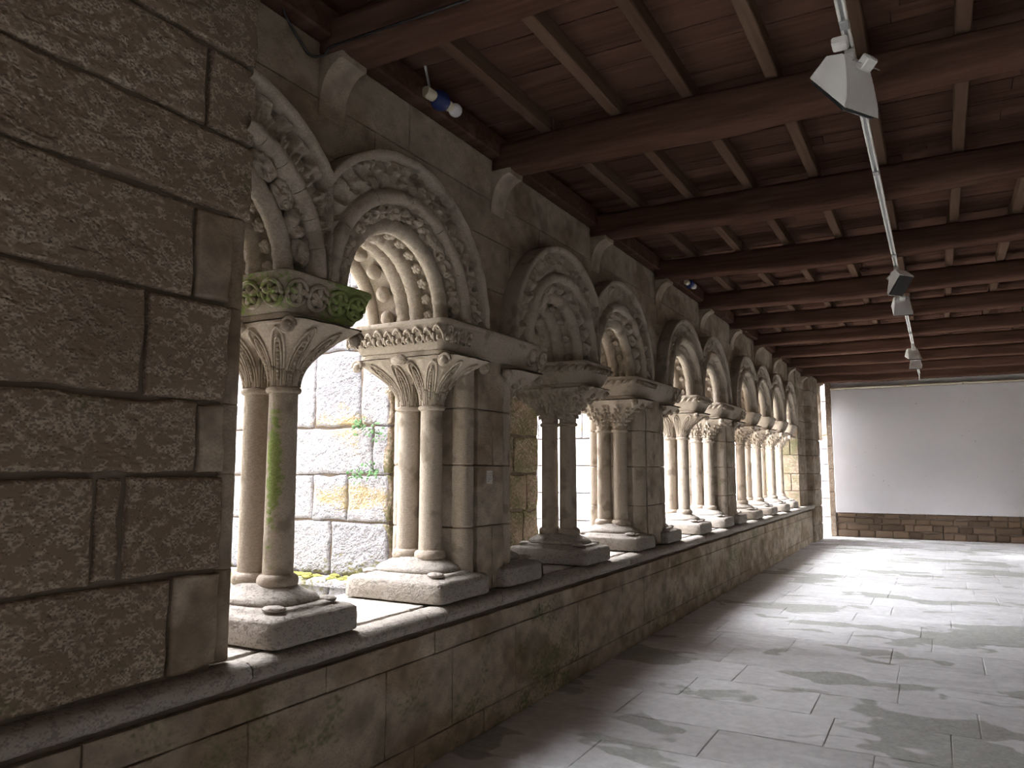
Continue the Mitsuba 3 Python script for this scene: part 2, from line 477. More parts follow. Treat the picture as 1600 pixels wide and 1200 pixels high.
# rounded sill moulding and sill slabs
prof = [(-0.09, 0.745), (-0.05, 0.741), (-0.02, 0.737), (0.018, 0.735), (0.040, 0.748), (0.052, 0.770), (0.050, 0.795), (0.036, 0.813), (0.010, 0.824), (-0.03, 0.827), (-0.070, 0.825), (-0.094, 0.818), (-0.10, 0.80)]
prof = np.array(prof)
br = [-1.3, 0.2, 1.25, 2.26, 3.48, 4.28]
while br[-1] < 17.3:
    br.append(br[-1] + float(rng.uniform(0.9, 1.6)))
br[-1] = 18.16
for a, b in zip(br[:-1], br[1:]):
    k = max(6, int((b - a) / (0.03 if a < 6 else 0.12)))
    ys = np.concatenate([[a + 0.003, a + 0.008], np.linspace(a + 0.03, b - 0.03, k), [b - 0.008, b - 0.003]])
    cen = prof.mean(0)
    sc = np.ones(len(ys))
    sc[[0, -1]] = 0.86
    sc[[1, -2]] = 0.97
    P = np.zeros((len(ys), len(prof), 3))
    P[..., 1] = ys[:, None]
    P[..., 0] = cen[0] + (prof[None, :, 0] - cen[0]) * sc[:, None]
    P[..., 2] = cen[1] + (prof[None, :, 1] - cen[1]) * sc[:, None]
    nn = (nfbm(P * np.array([22, 14, 22]), 3) - 0.5) * 0.011
    dirs = P - np.array([cen[0], 0, cen[1]]) * np.array([1, 0, 1]) - P * np.array([0, 1, 0])
    P = P + dirs / 0.05 * nn[..., None]
    v = P.reshape(-1, 3)
    put('wall_parapet__sill_moulding', (v, grid_f(len(ys), len(prof))[:, ::-1]), 'granite', True, tone_uv(v, float(rng.uniform(0.5, 0.9)), 0.15 if a < 7 else 0.28))
br = [1.9, 2.95, 3.5, 4.7, 5.5]
while br[-1] < 16.6:
    br.append(br[-1] + float(rng.uniform(0.8, 1.4)))
br[-1] = 17.2
for a, b in zip(br[:-1], br[1:]):
    add_stone('wall_parapet', [-0.80, a + 0.004, 0.826], X, Y, Z, 0.69, b - a - 0.008, 0.05, 'granite', 'sill_slab', res=0.08, r=0.010, amp=0.0025, freq=8, edge=0.004, tone=float(rng.uniform(1.4, 1.8)))
# spandrel stones between the hoods and the wall head
hoods = unary_union([Point(a, ZS).buffer(R_OUT + 0.004, 64) for a in ARCH])
for z0, z1 in ((2.505, 2.815), (2.815, 3.17), (3.17, 3.44), (3.44, 3.735)):
    yb = 2.23
    while yb < 17.05:
        ye = min(yb + float(rng.uniform(0.55, 1.15)), 17.08)
        if 17.08 - ye < 0.25:
            ye = 17.08
        q = sbox(yb, z0, ye, z1).difference(hoods).buffer(-0.003)
        for g in getattr(q, 'geoms', [q]):
            if g.area < 0.004:
                continue
            g = g.simplify(0.002)
            v, f = extrude(g, 0.045)
            v = np.stack([v[:, 2] - 0.150 + float(rng.uniform(-0.004, 0.004)), v[:, 0], v[:, 1]], 1)
            put('wall_spandrel__stone', (v, f), 'ashlar', False, tone_uv(v, float(rng.uniform(0.2, 0.8)), 0.14))
        yb = ye
# end pier at the far corner and the return wall beside it
zc = [0.0, 0.36, 0.76, 1.14, 1.50, 1.90, 2.26, 2.64, 3.0, 3.36, 3.73]
for i, (z0, z1) in enumerate(zip(zc[:-1], zc[1:])):
    sp_ = 18.5 + 0.25 * (i % 2)
    for a, b in ((18.12, sp_), (sp_, 19.25)):
        add_stone('wall_end_pier', [0.062, a + 0.006, z0 + 0.006], Y, Z, X, b - a - 0.012, z1 - z0 - 0.012, 0.05, res=0.12, amp=0.005, coarse=0.005, mat='ashlar', moss=0.32, tone=float(rng.uniform(0.2, 0.7)))
    add_stone('wall_end_pier', [-0.80, 18.10, z0 + 0.006], X, Z, -Y, 0.84, z1 - z0 - 0.012, 0.04, res=0.15, amp=0.005, mat='ashlar', moss=0.32, tone=0.4)
    if z0 >= 0.76:
        s = -0.45 + 0.2 * (i % 2)
        for a, b in ((-0.80, s), (s, -0.08)):
            add_stone('wall_end_pier', [a + 0.006, 17.04, z0 + 0.006], X, Z, -Y, b - a - 0.012, z1 - z0 - 0.012, 0.04, res=0.10, amp=0.005, mat='stone', moss=0.50, tone=float(rng.uniform(0.0, 0.2)))
        add_stone('wall_end_pier', [-0.085, 17.05, z0 + 0.006], Y, Z, X, 1.06, z1 - z0 - 0.012, 0.03, res=0.15, amp=0.005, mat='ashlar', moss=0.36, tone=float(rng.uniform(0.2, 0.7)))
# haunch of the small arch over the passage at the end
a_ = np.linspace(0, PI / 2, 16)
poly = Polygon([(19.96, 2.3), (19.96, 3.73), (19.24, 3.73), (19.24, 3.68)] + [(19.24 + 0.6 * math.sin(t), 2.5 + 1.15 * math.cos(t)) for t in a_])
v, f = extrude(poly, 0.42)
v = np.stack([v[:, 2] - 0.38, v[:, 0], v[:, 1]], 1)
put('wall_end_pier__arch_haunch', (v, f), 'ashlar', False, tone_uv(v, 0.7, 0.1))

# ------------------------------------------------------------------ far wall, right wall, front wall
put('wall_back', cat_meshes([boxm(0.17, X_R + 0.2, 19.97, 20.15, -0.1, 4.3)]), 'plaster', kind='structure', label='white plastered end wall of the gallery above a strip of bare rubble')
put('wall_back__mortar_bed', boxm(0.28, X_R, 19.955, 19.98, -0.05, 0.62), 'mortar')
for z0, z1 in ((0.0, 0.17), (0.17, 0.33), (0.33, 0.47), (0.47, 0.59)):
    xb = 0.30
    while xb < X_R - 0.05:
        xe = min(xb + float(rng.uniform(0.16, 0.50)), X_R)
        dz = float(rng.uniform(-0.012, 0.012))
        add_stone('wall_back', [xb + 0.006, 19.925 + float(rng.uniform(-0.012, 0.012)), z0 + 0.005 + max(dz, -0.004)], X, Z, -Y, xe - xb - 0.012, z1 - z0 - 0.012 - abs(dz), 0.05, 'rubble', res=0.09, r=0.02, amp=0.008, edge=0.012,
                  moss=0.35 if xb < 2.2 else 0.2)
        xb = xe
put('trim_1', boxm(0.155, 0.27, 19.93, 20.0, 0, 3.72), 'mortar', kind='structure', label='narrow stone jamb between the passage and the white panel')
for z0, z1 in ((0, 0.5), (0.5, 1.05), (1.05, 1.6), (1.6, 2.15), (2.15, 2.7), (2.7, 3.2), (3.2, 3.72)):
    add_stone('trim_1', [0.15, 19.90, z0 + 0.004], X, Z, -Y, 0.125, z1 - z0 - 0.008, 0.10, name='jamb_stone', res=0.06, amp=0.004, tone=0.6)
put('wall_right', cat_meshes([boxm(X_R, X_R + 0.2, -6, 16.5, -0.1, 4.3), boxm(X_R, X_R + 0.2, 17.1, 20.2, -0.1, 4.3), boxm(X_R, X_R + 0.2, 16.5, 17.1, 1.8, 4.3)]), 'granite', kind='structure', label='plain stone long wall of the gallery with a doorway near the far end')
put('wall_front', boxm(-0.3, X_R + 0.2, -6.2, -6, -0.1, 4.3), 'plaster', kind='structure', label='plain end wall behind the viewer')

# ------------------------------------------------------------------ ceiling: boards, joists
put('ceiling', boxm(-0.75, X_R + 0.2, -6.2, 20.3, 3.985, 4.25), 'wood', uv=None, kind='structure', label='dark timber ceiling of boards on joists and beams')
y = 1.2
while y < 19.95:
    w = float(rng.uniform(0.145, 0.185))
    cut = float(rng.uniform(1.2, 3.8)) if rng.uniform() < 0.75 else None
    for x0, x1 in ([(-0.6, cut), (cut, X_R)] if cut else [(-0.6, X_R)]):
        dz = float(rng.uniform(-0.004, 0.004))
        b = boxm(x0 + 0.002, x1 - 0.002, y + 0.003, y + w - 0.003, 3.955 + dz, 3.99)
        v = np.asarray(b.vertices)
        put('ceiling__plank', (v, b.faces), 'wood', False, tone_uv(v, float(rng.uniform(0, 1))))
    y += w
JX = [0.32 + 0.482 * k for k in range(10)]
for i in range(len(BEAMS) - 1):
    for j, x in enumerate(JX):
        dx, tone = float(rng.uniform(-0.012, 0.012)), float(rng.uniform(0, 1))
        b = bevel_box(x + dx - 0.037, x + dx + 0.037, BEAMS[i] - 0.05, BEAMS[i + 1] + 0.05 - 0.002, 3.852, 3.962, 0.006)
        v, f = np.asarray(b.vertices), np.asarray(b.faces)
        put('ceiling__joist', (v, f), 'joist_wood', False, tone_uv(v, tone))

ORD = ['first', 'second', 'third', 'fourth', 'fifth', 'sixth', 'seventh', 'eighth', 'ninth', 'tenth', 'eleventh', 'twelfth']
for i, yb in enumerate(BEAMS):
    xs = np.linspace(-0.10, X_R + 0.05, 60 if i < 5 else 24)
    th = np.linspace(0, 2 * PI, 28, endpoint=False)
    hw, hh = 0.098 + 0.012 * (i % 2), 0.100
    p = 9
    c, s = np.cos(th), np.sin(th)
    k = (np.abs(c) ** p + np.abs(s) ** p) ** (-1 / p)
    sag = -0.045 * np.exp(-((xs - 1.6) / 0.9) ** 2) * (1 if 1 < i < 6 else 0.3)
    yy = yb + 0.012 * np.sin(xs * 1.3 + i)
    P = np.zeros((len(xs), 28, 3))
    P[..., 0] = xs[:, None]
    P[..., 1] = yy[:, None] + hw * (c * k)[None]
    P[..., 2] = 3.752 + hh * (s * k)[None] + sag[:, None] * (0.5 - 0.5 * s)[None]
    nn = (nfbm(P * np.array([1.6, 5, 5]) + i * 7, 3) - 0.5)[..., None]
    P[..., 1:] += nn * 0.034 * np.stack([c * k, s * k], -1)[None]
    P[..., 2] = np.minimum(P[..., 2], 3.853)
    v = P.reshape(-1, 3)
    f = grid_f(len(xs), 28, cv=True)
    v = np.vstack([v, v[:28].mean(0), v[-28:].mean(0)])
    q = np.arange(28)
    f = np.vstack([f, np.stack([q, (q + 1) % 28, 0 * q + len(v) - 2], 1), np.stack([(len(xs) - 1) * 28 + (q + 1) % 28, (len(xs) - 1) * 28 + q, 0 * q + len(v) - 1], 1)])
    lab = 'dark timber ceiling beam just out of view overhead' if i == 0 else f'dark rough-hewn timber cross beam under the ceiling, {ORD[i - 1]} from the camera' + (', with a black cable along it' if i == 1 else '')
    put('ceiling_beam', (v, f), 'wood', True, tone_uv(v, 0.35 + 0.3 * (i % 3) / 2), lab, 'beam', 'timber cross beams of the gallery ceiling')
# wall plate
v, f = cat_meshes([bevel_box(-0.52, -0.03, 2.0, 19.9, 3.745, 3.90, 0.012)])
put('wall_plate', (v, f), 'wood', False, tone_uv(v, 0.25), 'long dark timber plate lying along the top of the arcade wall', 'timber')

# stone corbels under the beams
for i, yb in enumerate(BEAMS[1:], 1):
    w = 0.185
    a = np.linspace(0, PI / 2, 14)
    pts = [(-0.104, 3.36), (-0.104, 3.652), (0.045, 3.652), (0.045, 3.615)] + [(0.045 - 0.14 * math.sin(t), 3.40 + 0.215 * math.cos(t)) for t in a]
    if i == 11:
        pts = [(p[0] + 0.11, p[1]) for p in pts]
    m = trimesh.creation.extrude_polygon(Polygon(pts), w, engine='earcut')
    v = np.asarray(m.vertices)
    v = np.stack([v[:, 0], v[:, 2] + yb - w / 2 - 0.005, v[:, 1]], 1)
    put('stone_corbel', (v, m.faces), 'ashlar', False, tone_uv(v, float(rng.uniform(0.5, 1)), 0.05),
        f'hollow-curved stone corbel under the {ORD[i - 1]} timber beam from the camera', 'corbel', 'corbels along the arcade wall')

# ------------------------------------------------------------------ columns
def bell_relief(kind):
    def rel(th, t):
        env = np.clip(t * 1.6, 0, 1) * np.clip((1.06 - t) * 8, 0, 1)
        if kind == 0:      # tall ribbed leaves with beaded stems
            r = 0.03 * np.cos(8 * th) * env
            return r
        if kind == 1:      # two tiers of curled leaves
            a = np.exp(-((t - 0.42) / 0.13) ** 2) * (0.5 + 0.5 * np.cos(6 * th)) * 0.16
            b = np.exp(-((t - 0.80) / 0.11) ** 2) * (0.5 + 0.5 * np.cos(6 * th + PI)) * 0.17
            return a + b + 0.035 * np.cos(24 * th + 6 * np.sin(9 * t)) * env
        return 0.02 * np.cos(4 * th) * env
    return rel


def column_pair(t, yc, kind, near, mosses=(0.05, 0.05), pre='', tone=0.5, single=False, abacus=True, half=0.30, motif=None, plinth_x=0.36, court_tone=0.0):
    """Twin column on one plinth: the entries' keys start with the thing t."""
    sub = 1 if near else 0
    offs = [0.0] if single else [0.085, -0.085]
    nth = 48 if near else 24

    def P(name, mesh, moss=0.0, smooth=True, mat='carved', tn=None):
        v = np.asarray(mesh[0])
        return put(f'{t}__{name}' if not name.startswith(t) else name, mesh, mat, smooth, tone_uv(v, tone if tn is None else tn, moss))

    px = plinth_x if not single else 0.30
    hy = 0.275
    s = [(px - 0.012, hy - 0.012, 0.8335, 18), (px, hy, 0.841, 20), (px, hy, 0.90, 20), (px - 0.003, hy - 0.003, 0.940, 18), (px - 0.018, hy - 0.018, 0.957, 14), (px - 0.055, hy - 0.05, 0.966, 5), (px - 0.06, hy - 0.055, 0.978, 5), (px - 0.075, hy - 0.075, 0.985, 4)]
    P('plinth', loft(s, CX, yc, 96 if near else 40, 0.007, 11, seed=yc), 0.20, mat='granite', tn=0.5)
    if single:
        s = [(0.16, 0.16, 0.98, 2.2), (0.155, 0.155, 1.01, 2), (0.11, 0.11, 1.045, 2), (0.09, 0.09, 1.06, 2)]
    else:
        s = [(0.255, 0.185, 0.978, 3.2), (0.262, 0.19, 0.995, 3), (0.25, 0.18, 1.015, 2.8), (0.215, 0.14, 1.035, 2.5), (0.18, 0.11, 1.052, 2.3), (0.165, 0.095, 1.068, 2.2)]
    m = [loft(s, CX, yc, nth, 0.006, 16, seed=yc + 3)]
    for a in (-1, 1):
        for b in (-1, 1):
            m.append(blob([CX + a * (px - 0.12), yc + b * 0.165, 0.983], [0.055, 0.045, 0.017], 2, 0.2, 2.5, yc + a + 2 * b))
    P('base', cat_meshes(m), 0.08, mat='granite', tn=0.65)
    for k, o in enumerate(offs):
        zz = [1.05, 1.056, 1.066, 1.08, 1.094, 1.104, 1.110]
        rr = [0.082, 0.090, 0.096, 0.097, 0.094, 0.086, 0.076]
        P('base_ring', loft([(r, r, z, 2) for r, z in zip(rr, zz)], CX + o, yc, nth, 0.003, 25), 0.05)
        zs = np.linspace(1.10, 1.972, 22 if near else 8)
        r0 = 0.0715
        mo = mosses[k] if k < len(mosses) else 0.05
        P('shaft', loft([(r0 - 0.004 * (z - 1.1), r0 - 0.004 * (z - 1.1), z, 2) for z in zs], CX + o, yc, nth, 0.0018, 30, cap=False), mo, tn=tone + (0.12 if k == 0 else -0.05))
        zz = [1.962, 1.966, 1.974, 1.982, 1.989, 1.993]
        rr = [0.072, 0.080, 0.084, 0.084, 0.080, 0.072]
        P('neck_ring', loft([(r, r, z, 2) for r, z in zip(rr, zz)], CX + o, yc, nth, 0.002, 25), 0.03)
    # capital: a bell over each shaft, growing together under the abacus
    ts = np.linspace(0, 1, 40 if near else 18)
    ms = []
    for o in offs:
        fl = ts ** 2.1
        hx = 0.070 + (0.165 if not single else 0.19) * fl
        hyy = 0.070 + 0.165 * fl
        ex = 2 + 4.5 * ts ** 3
        sh = np.sign(o) * 0.085 * fl
        ms.append(loft([(a, b, 1.985 + 0.292 * tt, e) for a, b, tt, e in zip(hx, hyy, ts, ex)], CX + o, yc, 120 if near else 48, 0.004, 22, bell_relief(kind), dx=sh, seed=yc))
    hx_top = 0.335 if not single else 0.26
    leaf = []
    if True:
        for o in offs:
            fl_ = lambda q: q ** 2.1

            def on(an, q, out=0.003):
                a_, b_, e_ = 0.070 + 0.165 * fl_(q), 0.070 + 0.165 * fl_(q), 2 + 4.5 * q ** 3
                ca, sa = np.cos(an), np.sin(an)
                kk = (np.abs(ca) ** e_ + np.abs(sa) ** e_) ** (-1 / e_) * (1 + out / 0.07)
                return np.stack([CX + o + np.sign(o) * 0.085 * fl_(q) + a_ * ca * kk, yc + b_ * sa * kk, 1.985 + 0.292 * q], -1)
            nl_ = 8
            for j in range(nl_):
                c0 = (j + 0.5) * 2 * PI / nl_
                if kind == 0:
                    q = np.linspace(0.04, 0.90, 22)
                    for sd in (-1, 1):
                        leaf.append(tube(on(c0 + sd * 0.34 * np.cos(q / 0.9 * PI / 2) ** 0.5, q), 0.0058, 6))
                        leaf.append(tube(on(c0 + sd * 0.20 * np.cos(q / 0.9 * PI / 2) ** 0.5, q * 0.86), 0.0042, 6))
                    for z_ in np.linspace(0.15, 0.78, 11):
                        leaf.append(blob(on(np.array(c0), np.array(z_), 0.004), [0.008, 0.008, 0.009], 1, 0.0))
                else:
                    for tier, (q0, sc) in enumerate(((0.40, 1.0), (0.74, 1.25))):
                        cc = c0 + (PI / nl_ if tier else 0)
                        for e, (da, dq, r_) in enumerate(((0, 0.05, 0.026), (-0.16, -0.07, 0.020), (0.16, -0.07, 0.020), (-0.10, -0.20, 0.017), (0.10, -0.20, 0.017))):
                            leaf.append(blob(on(np.array(cc + da), np.array(q0 + dq), 0.006), [r_ * sc * 0.75, r_ * sc * 0.75, r_ * sc], 2 if near else 1, 0.25, 3.0, j + e * 3 + tier))
    capk = P('capital', cat_meshes(ms + leaf), mosses[0] * 0.5 + 0.03 if len(mosses) else 0.05)
    blk = [(hx_top - 0.03, 0.215, 2.258, 16), (hx_top - 0.018, 0.228, 2.266, 18), (hx_top - 0.018, 0.228, 2.304, 18), (hx_top - 0.022, 0.222, 2.308, 16)]
    P('capital_block', loft(blk, CX, yc, 64 if near else 32, 0.004, 14), 0.08)
    vols = []
    for a in (-1, 1):
        for b in (-1, 1):
            c = [CX + a * (hx_top - 0.005), yc + b * 0.225, 2.238]
            if near:
                vols.append(cat_meshes([spiral(c, X * a, Z, Y * b, 0.042), blob(c, [0.03, 0.03, 0.03], 2, 0.1)]))
            else:
                vols.append(blob(c, [0.036, 0.036, 0.036], 2, 0.2, 2.5, a + b))
    for c in ([(0.0, -1), (0.0, 1)] if near else []):
        vols.append(blob([CX + c[0], yc + c[1] * 0.228, 2.262], [0.06, 0.025, 0.035], 2, 0.35, 3.0, yc))
    if near:
        for b in (-0.12, 0.0, 0.12):
            vols.append(blob([CX + hx_top - 0.015, yc + b, 2.262], [0.025, 0.05, 0.035], 2, 0.4, 3.0, yc + b))
    for m in vols:
        P(f'{capk}__volute', m, mosses[0] * 0.4 if len(mosses) else 0.0)
    if abacus:
        make_abacus(t, yc - half, yc + half, 0.385 if not single else 0.33, tone, near, motif, mosses)


def make_abacus(t, y0, y1, hx, tone, near, motif, mosses=(0.0,)):
    yc, hy = (y0 + y1) / 2, (y1 - y0) / 2
    s = [(hx - 0.075, hy - 0.075, 2.306, 14), (hx - 0.062, hy - 0.062, 2.312, 16), (hx - 0.045, hy - 0.045, 2.345, 18), (hx - 0.02, hy - 0.02, 2.40, 20), (hx - 0.008, hy - 0.008, 2.445, 20), (hx - 0.006, hy - 0.006, 2.452, 20), (hx, hy, 2.456, 24), (hx, hy, 2.479, 24), (hx - 0.006, hy - 0.006, 2.485, 22)]

    if motif == 'roundels':
        def mo(v):
            return 0.26 + 0.48 * np.clip((v[:, 1] - y0 - 0.22) / 0.2, 0, 1) + 0.32 * np.exp(-((v[:, 1] - y0 - 0.02) / 0.12) ** 2)
    else:
        mo = 0.10
    v, f = loft(s, CX, yc, 160 if near else 64, 0.0025, 14, seed=yc)
    ak = put(f'{t}__abacus', (v, f), 'carved', True, tone_uv(v, tone, mo))
    slope = np.array([0.95, 0, -0.31])
    tang = np.array([0.31, 0, 0.95])
    faces = []
    if motif == 'roundels':
        for yy in np.arange(y0 + 0.085, y1 - 0.04, 0.132):
            faces.append(([CX + hx - 0.016, yy, 2.387], Y, tang, slope))
        for xx in np.arange(CX + hx - 0.10, CX - hx + 0.05, -0.135):
            faces.append(([xx, y0 + 0.016, 2.387], X, np.array([0, -0.31, 0.95]), np.array([0, -0.95, -0.31])))
        for c, U, V, N in faces:
            c = np.asarray(c)
            a = np.linspace(0, 2 * PI, 33)
            ringp = c + 0.058 * np.cos(a)[:, None] * U + 0.056 * np.sin(a)[:, None] * V
            ms = [tube(ringp, 0.011, 8)]
            for q in range(5):
                an = q * 2 * PI / 5 + 0.3
                R = np.stack([U * math.cos(an) + V * math.sin(an), -U * math.sin(an) + V * math.cos(an), N], 1)
                ms.append(blob(c + 0.026 * (math.cos(an) * U + math.sin(an) * V), [0.027, 0.016, 0.018], 2, 0.25, 2.5, q + c[1] * 9, R))
            ms.append(blob(c, [0.012, 0.012, 0.016], 1, 0.1))
            vv, ff = cat_meshes(ms)
            put(f'{ak}__rosette', (vv, ff), 'carved', True, tone_uv(vv, tone, mo))
    elif motif == 'leaves':
        for xx in np.arange(CX + hx - 0.06, CX - hx + 0.02, -0.074):
            faces.append((np.array([xx, y0 + 0.019, 2.38]), X, np.array([0, -0.31, 0.95]), np.array([0, -0.95, -0.31])))
        for yy in np.arange(y0 + 0.06, y0 + 0.34, 0.074):
            faces.append((np.array([CX + hx - 0.019, yy, 2.38]), Y, tang, slope))
        for i, (c, U, V, N) in enumerate(faces):
            big = i % 2 == 0
            a = np.linspace(-0.80 * PI, 0.80 * PI, 22)
            rr = (0.036 if big else 0.028)
            p = c + (rr * np.sin(a) * (1 - 0.25 * np.cos(a)))[:, None] * U + (-(rr * 1.5) * np.cos(a) - 0.004 - 0.012 * big * (np.abs(a) > 2.3))[:, None] * V * -1
            ms = [tube(p, 0.0095, 7), blob(c - V * 0.012, [0.017, 0.017, 0.017], 2, 0.1), blob(c + V * 0.040, [0.010, 0.010, 0.010], 1, 0.1)]
            vv, ff = cat_meshes(ms)
            put(f'{ak}__abacus_leaf', (vv, ff), 'carved', True, tone_uv(vv, tone, 0.02))
    elif motif == 'curls':
        n_ = 0
        for xx in np.arange(CX + hx - 0.05, CX - hx + 0.02, -0.07):
            faces.append((np.array([xx, y0 + 0.002, 2.425]), X, Z, -Y))
        for yy in np.arange(y0 + 0.05, min(y1, y0 + 0.62) - 0.02, 0.07):
            faces.append((np.array([CX + hx - 0.002, yy, 2.425]), Y, Z, X))
        for c, U, V, N in faces:
            R = np.stack([U * 0.8 + V * 0.6, -U * 0.6 + V * 0.8, N], 1)
            m = blob(c, [0.042, 0.018, 0.024], 2 if near else 1, 0.2, 2.5, float(c[0] * 9 + c[1] * 7), R)
            put(f'{ak}__abacus_leaf', m, 'carved', True, tone_uv(m[0], tone, 0.0))
    if t.startswith('compound_pier'):       # two roundels at the far end of the pier's abacus
        for yy in (y1 - 0.09, y1 - 0.24):
            a = np.linspace(0, 2 * PI, 33)
            c = np.array([CX + hx - 0.022, yy, 2.385])
            ms = [tube(c + 0.058 * np.cos(a)[:, None] * Y + 0.055 * np.sin(a)[:, None] * tang, 0.010, 8), blob(c, [0.016, 0.035, 0.03], 2, 0.35, 3.0, yy)]
            vv, ff = cat_meshes(ms)
            put(f'{ak}__rosette', (vv, ff), 'carved', True, tone_uv(vv, tone, 0.05))


def green_streak(v):
    d = v[:, :2] - np.array([CX + 0.085, 2.67])
    ang = np.arctan2(d[:, 1], d[:, 0])
    da = np.abs((ang - math.radians(-76) + PI) % (2 * PI) - PI)
    return 0.14 + 0.50 * np.exp(-(da / 0.60) ** 2) * np.exp(-((v[:, 2] - 1.62) / 0.36) ** 2) + 0.16 * np.exp(-(da / 1.1) ** 2)


# shaft moss may be a function: let column_pair take it for the first shaft
pair_info = [('twin stone column with roundels and green moss on its capital, beside the near wall', 0, True, (green_streak, 0.10), 'roundels', 0.42),
             ('twin stone column in shade in front of the dark mossy wall, with leafy capital', 1, True, (0.15, 0.15), 'curls', 0.30),
             ('twin column with smooth ribbed capital between the second and third piers', 0, False, (0.05, 0.05), 'curls', 0.75),
             ('first free-standing twin column beyond the third pier, partly behind it', 1, False, (0.05, 0.05), None, 0.45),
             ('second free-standing twin column beyond the third pier, bright from the courtyard', 1, False, (0.03, 0.03), None, 0.7),
             ('third free-standing twin column beyond the third pier, nearly white with sky light', 1, False, (0.03, 0.03), None, 0.8),
             ('slender single column with grey stain, last before the end wall', 1, False, (0.03,), None, 0.7)]
real_get = float
for yc, (lab, kind, near, mo, motif, tone) in zip(PAIRS, pair_info):
    t = thing('twin_column' if yc != PAIRS[-1] else 'slender_column', lab, 'column', 'free-standing columns of the arcade' if yc != PAIRS[-1] else None)
    if callable(mo[0]):
        g = mo[0]

        class _M:      # a moss function that also behaves as a small number for the carved pieces
            def __call__(self, v):
                return g(v)

            def __mul__(self, k):
                return 0.30 * k

            __rmul__ = __mul__
        mo = (_M(), mo[1])
    column_pair(t, yc, kind, near, mo, tone=tone, single=yc == PAIRS[-1], motif=motif)

# ------------------------------------------------------------------ compound piers with engaged columns
pier_lab = ['nearest compound stone pier with engaged twin columns, leafy abacus and a small label', 'second compound stone pier with engaged twin columns, greenish plain face', 'third compound stone pier with engaged columns and reddish carved capital']
for i, (y0, y1) in enumerate(PIERS):
    near = i == 0
    t = thing('compound_pier', pier_lab[i], 'pier', 'piers between the arches')
    v, f = cat_meshes([boxm(-0.60, -0.10, y0 + 0.03, y1 - 0.03, 0.83, 2.31)])
    put(f'{t}__core', (v, f), 'mortar')
    zc = [0.832, 1.238, 1.624, 1.981, 2.312]
    tone = [0.62, 0.85, 0.8][i]
    mo = [0.15, 0.30, 0.30][i]
    res = 0.03 if near else 0.1
    for j, (z0, z1) in enumerate(zip(zc[:-1], zc[1:])):
        a, b = y0 + 0.135, y1 - 0.115
        mid = (a + b) / 2 + 0.02
        cuts = [(a, mid), (mid, b)] if j in (0, 2) else [(a, b)]
        if not near:
            cuts = [(a - 0.01, mid - 0.03), (mid - 0.03, b)] if j % 2 == 0 else [(a - 0.01, b)]
        for p, q in cuts:
            add_stone(t, [-0.058, p + 0.002, z0 + 0.002], Y, Z, X, q - p - 0.004, z1 - z0 - 0.004, 0.06, res=res, r=0.006, amp=0.003, freq=16, edge=0.003, mat='ashlar', moss=mo, tone=tone + float(rng.uniform(-0.12, 0.12)))
        add_stone(t, [-0.50, y0 + 0.012, z0 + 0.004], X, Z, -Y, 0.33, z1 - z0 - 0.008, 0.04, res=res, r=0.006, amp=0.003, edge=0.003, mat='ashlar', moss=mo, tone=tone + 0.2)
        add_stone(t, [-0.50, y1 - 0.012, z0 + 0.004], X, Z, Y, 0.33, z1 - z0 - 0.008, 0.04, res=0.1, r=0.006, amp=0.003, edge=0.003, mat='ashlar', moss=mo, tone=tone)
        for cx_, cy_ in ((-0.118, y0 + 0.055), (-0.118, y1 - 0.055), (-0.575, y0 + 0.055), (-0.575, y1 - 0.055)):
            r = 0.068
            v, f = loft([(r - 0.008, r - 0.008, z0 + 0.001, 2), (r - 0.001, r - 0.001, z0 + 0.008, 2)] + [(r, r, z, 2) for z in np.linspace(z0 + 0.02, z1 - 0.02, 10 if near else 5)] + [(r - 0.001, r - 0.001, z1 - 0.008, 2), (r - 0.008, r - 0.008, z1 - 0.001, 2)], cx_, cy_, 28 if near else 16, 0.003, 25, seed=j)
            put(f'{t}__corner_shaft', (v, f), 'carved', True, tone_uv(v, tone - 0.35 + float(rng.uniform(-0.05, 0.05)), mo * 0.9))
    column_pair(t, y0 - 0.09, [0, 1, 1][i], near, (0.07, 0.07), tone=[0.55, 0.6, 0.65][i], abacus=False)
    column_pair(t, y1 + 0.08, 1, False, (0.07, 0.07), tone=0.4, abacus=False)
    make_abacus(t, y0 - 0.39, y1 + 0.40, 0.385, [0.5, 0.4, 0.45][i], near, ['leaves', 'curls', 'curls'][i], (0.07,))

# ------------------------------------------------------------------ carved arches
def sweep(prof, yc, th0, th1, nt, yl, yr, relief=None, z0=ZS):
    prof = np.asarray(prof, float)
    d = np.gradient(prof, axis=0)
    L = np.linalg.norm(d, axis=1, keepdims=True)
    nrm = np.stack([d[:, 1], -d[:, 0]], 1) / np.maximum(L, 1e-9)
    th = np.linspace(th0, th1, nt)
    tt = np.concatenate([[0], np.cumsum(np.linalg.norm(np.diff(prof, axis=0), axis=1))])
    tt = tt / tt[-1]
    Dp = np.zeros((nt, len(prof))) if relief is None else relief(th[:, None], tt[None])
    R = prof[None, :, 0] + Dp * nrm[None, :, 0]
    x = prof[None, :, 1] + Dp * nrm[None, :, 1]
    yy = np.clip(yc - R * np.cos(th)[:, None], yl, yr)
    zz = z0 + R * np.sin(th)[:, None]
    return np.stack([x, yy, zz], -1).reshape(-1, 3), grid_f(nt, len(prof))


def arc(cR, cx, r, a0, a1, n):
    a = np.radians(np.linspace(a0, a1, n))
    return np.stack([cR + r * np.cos(a), cx + r * np.sin(a)], 1)


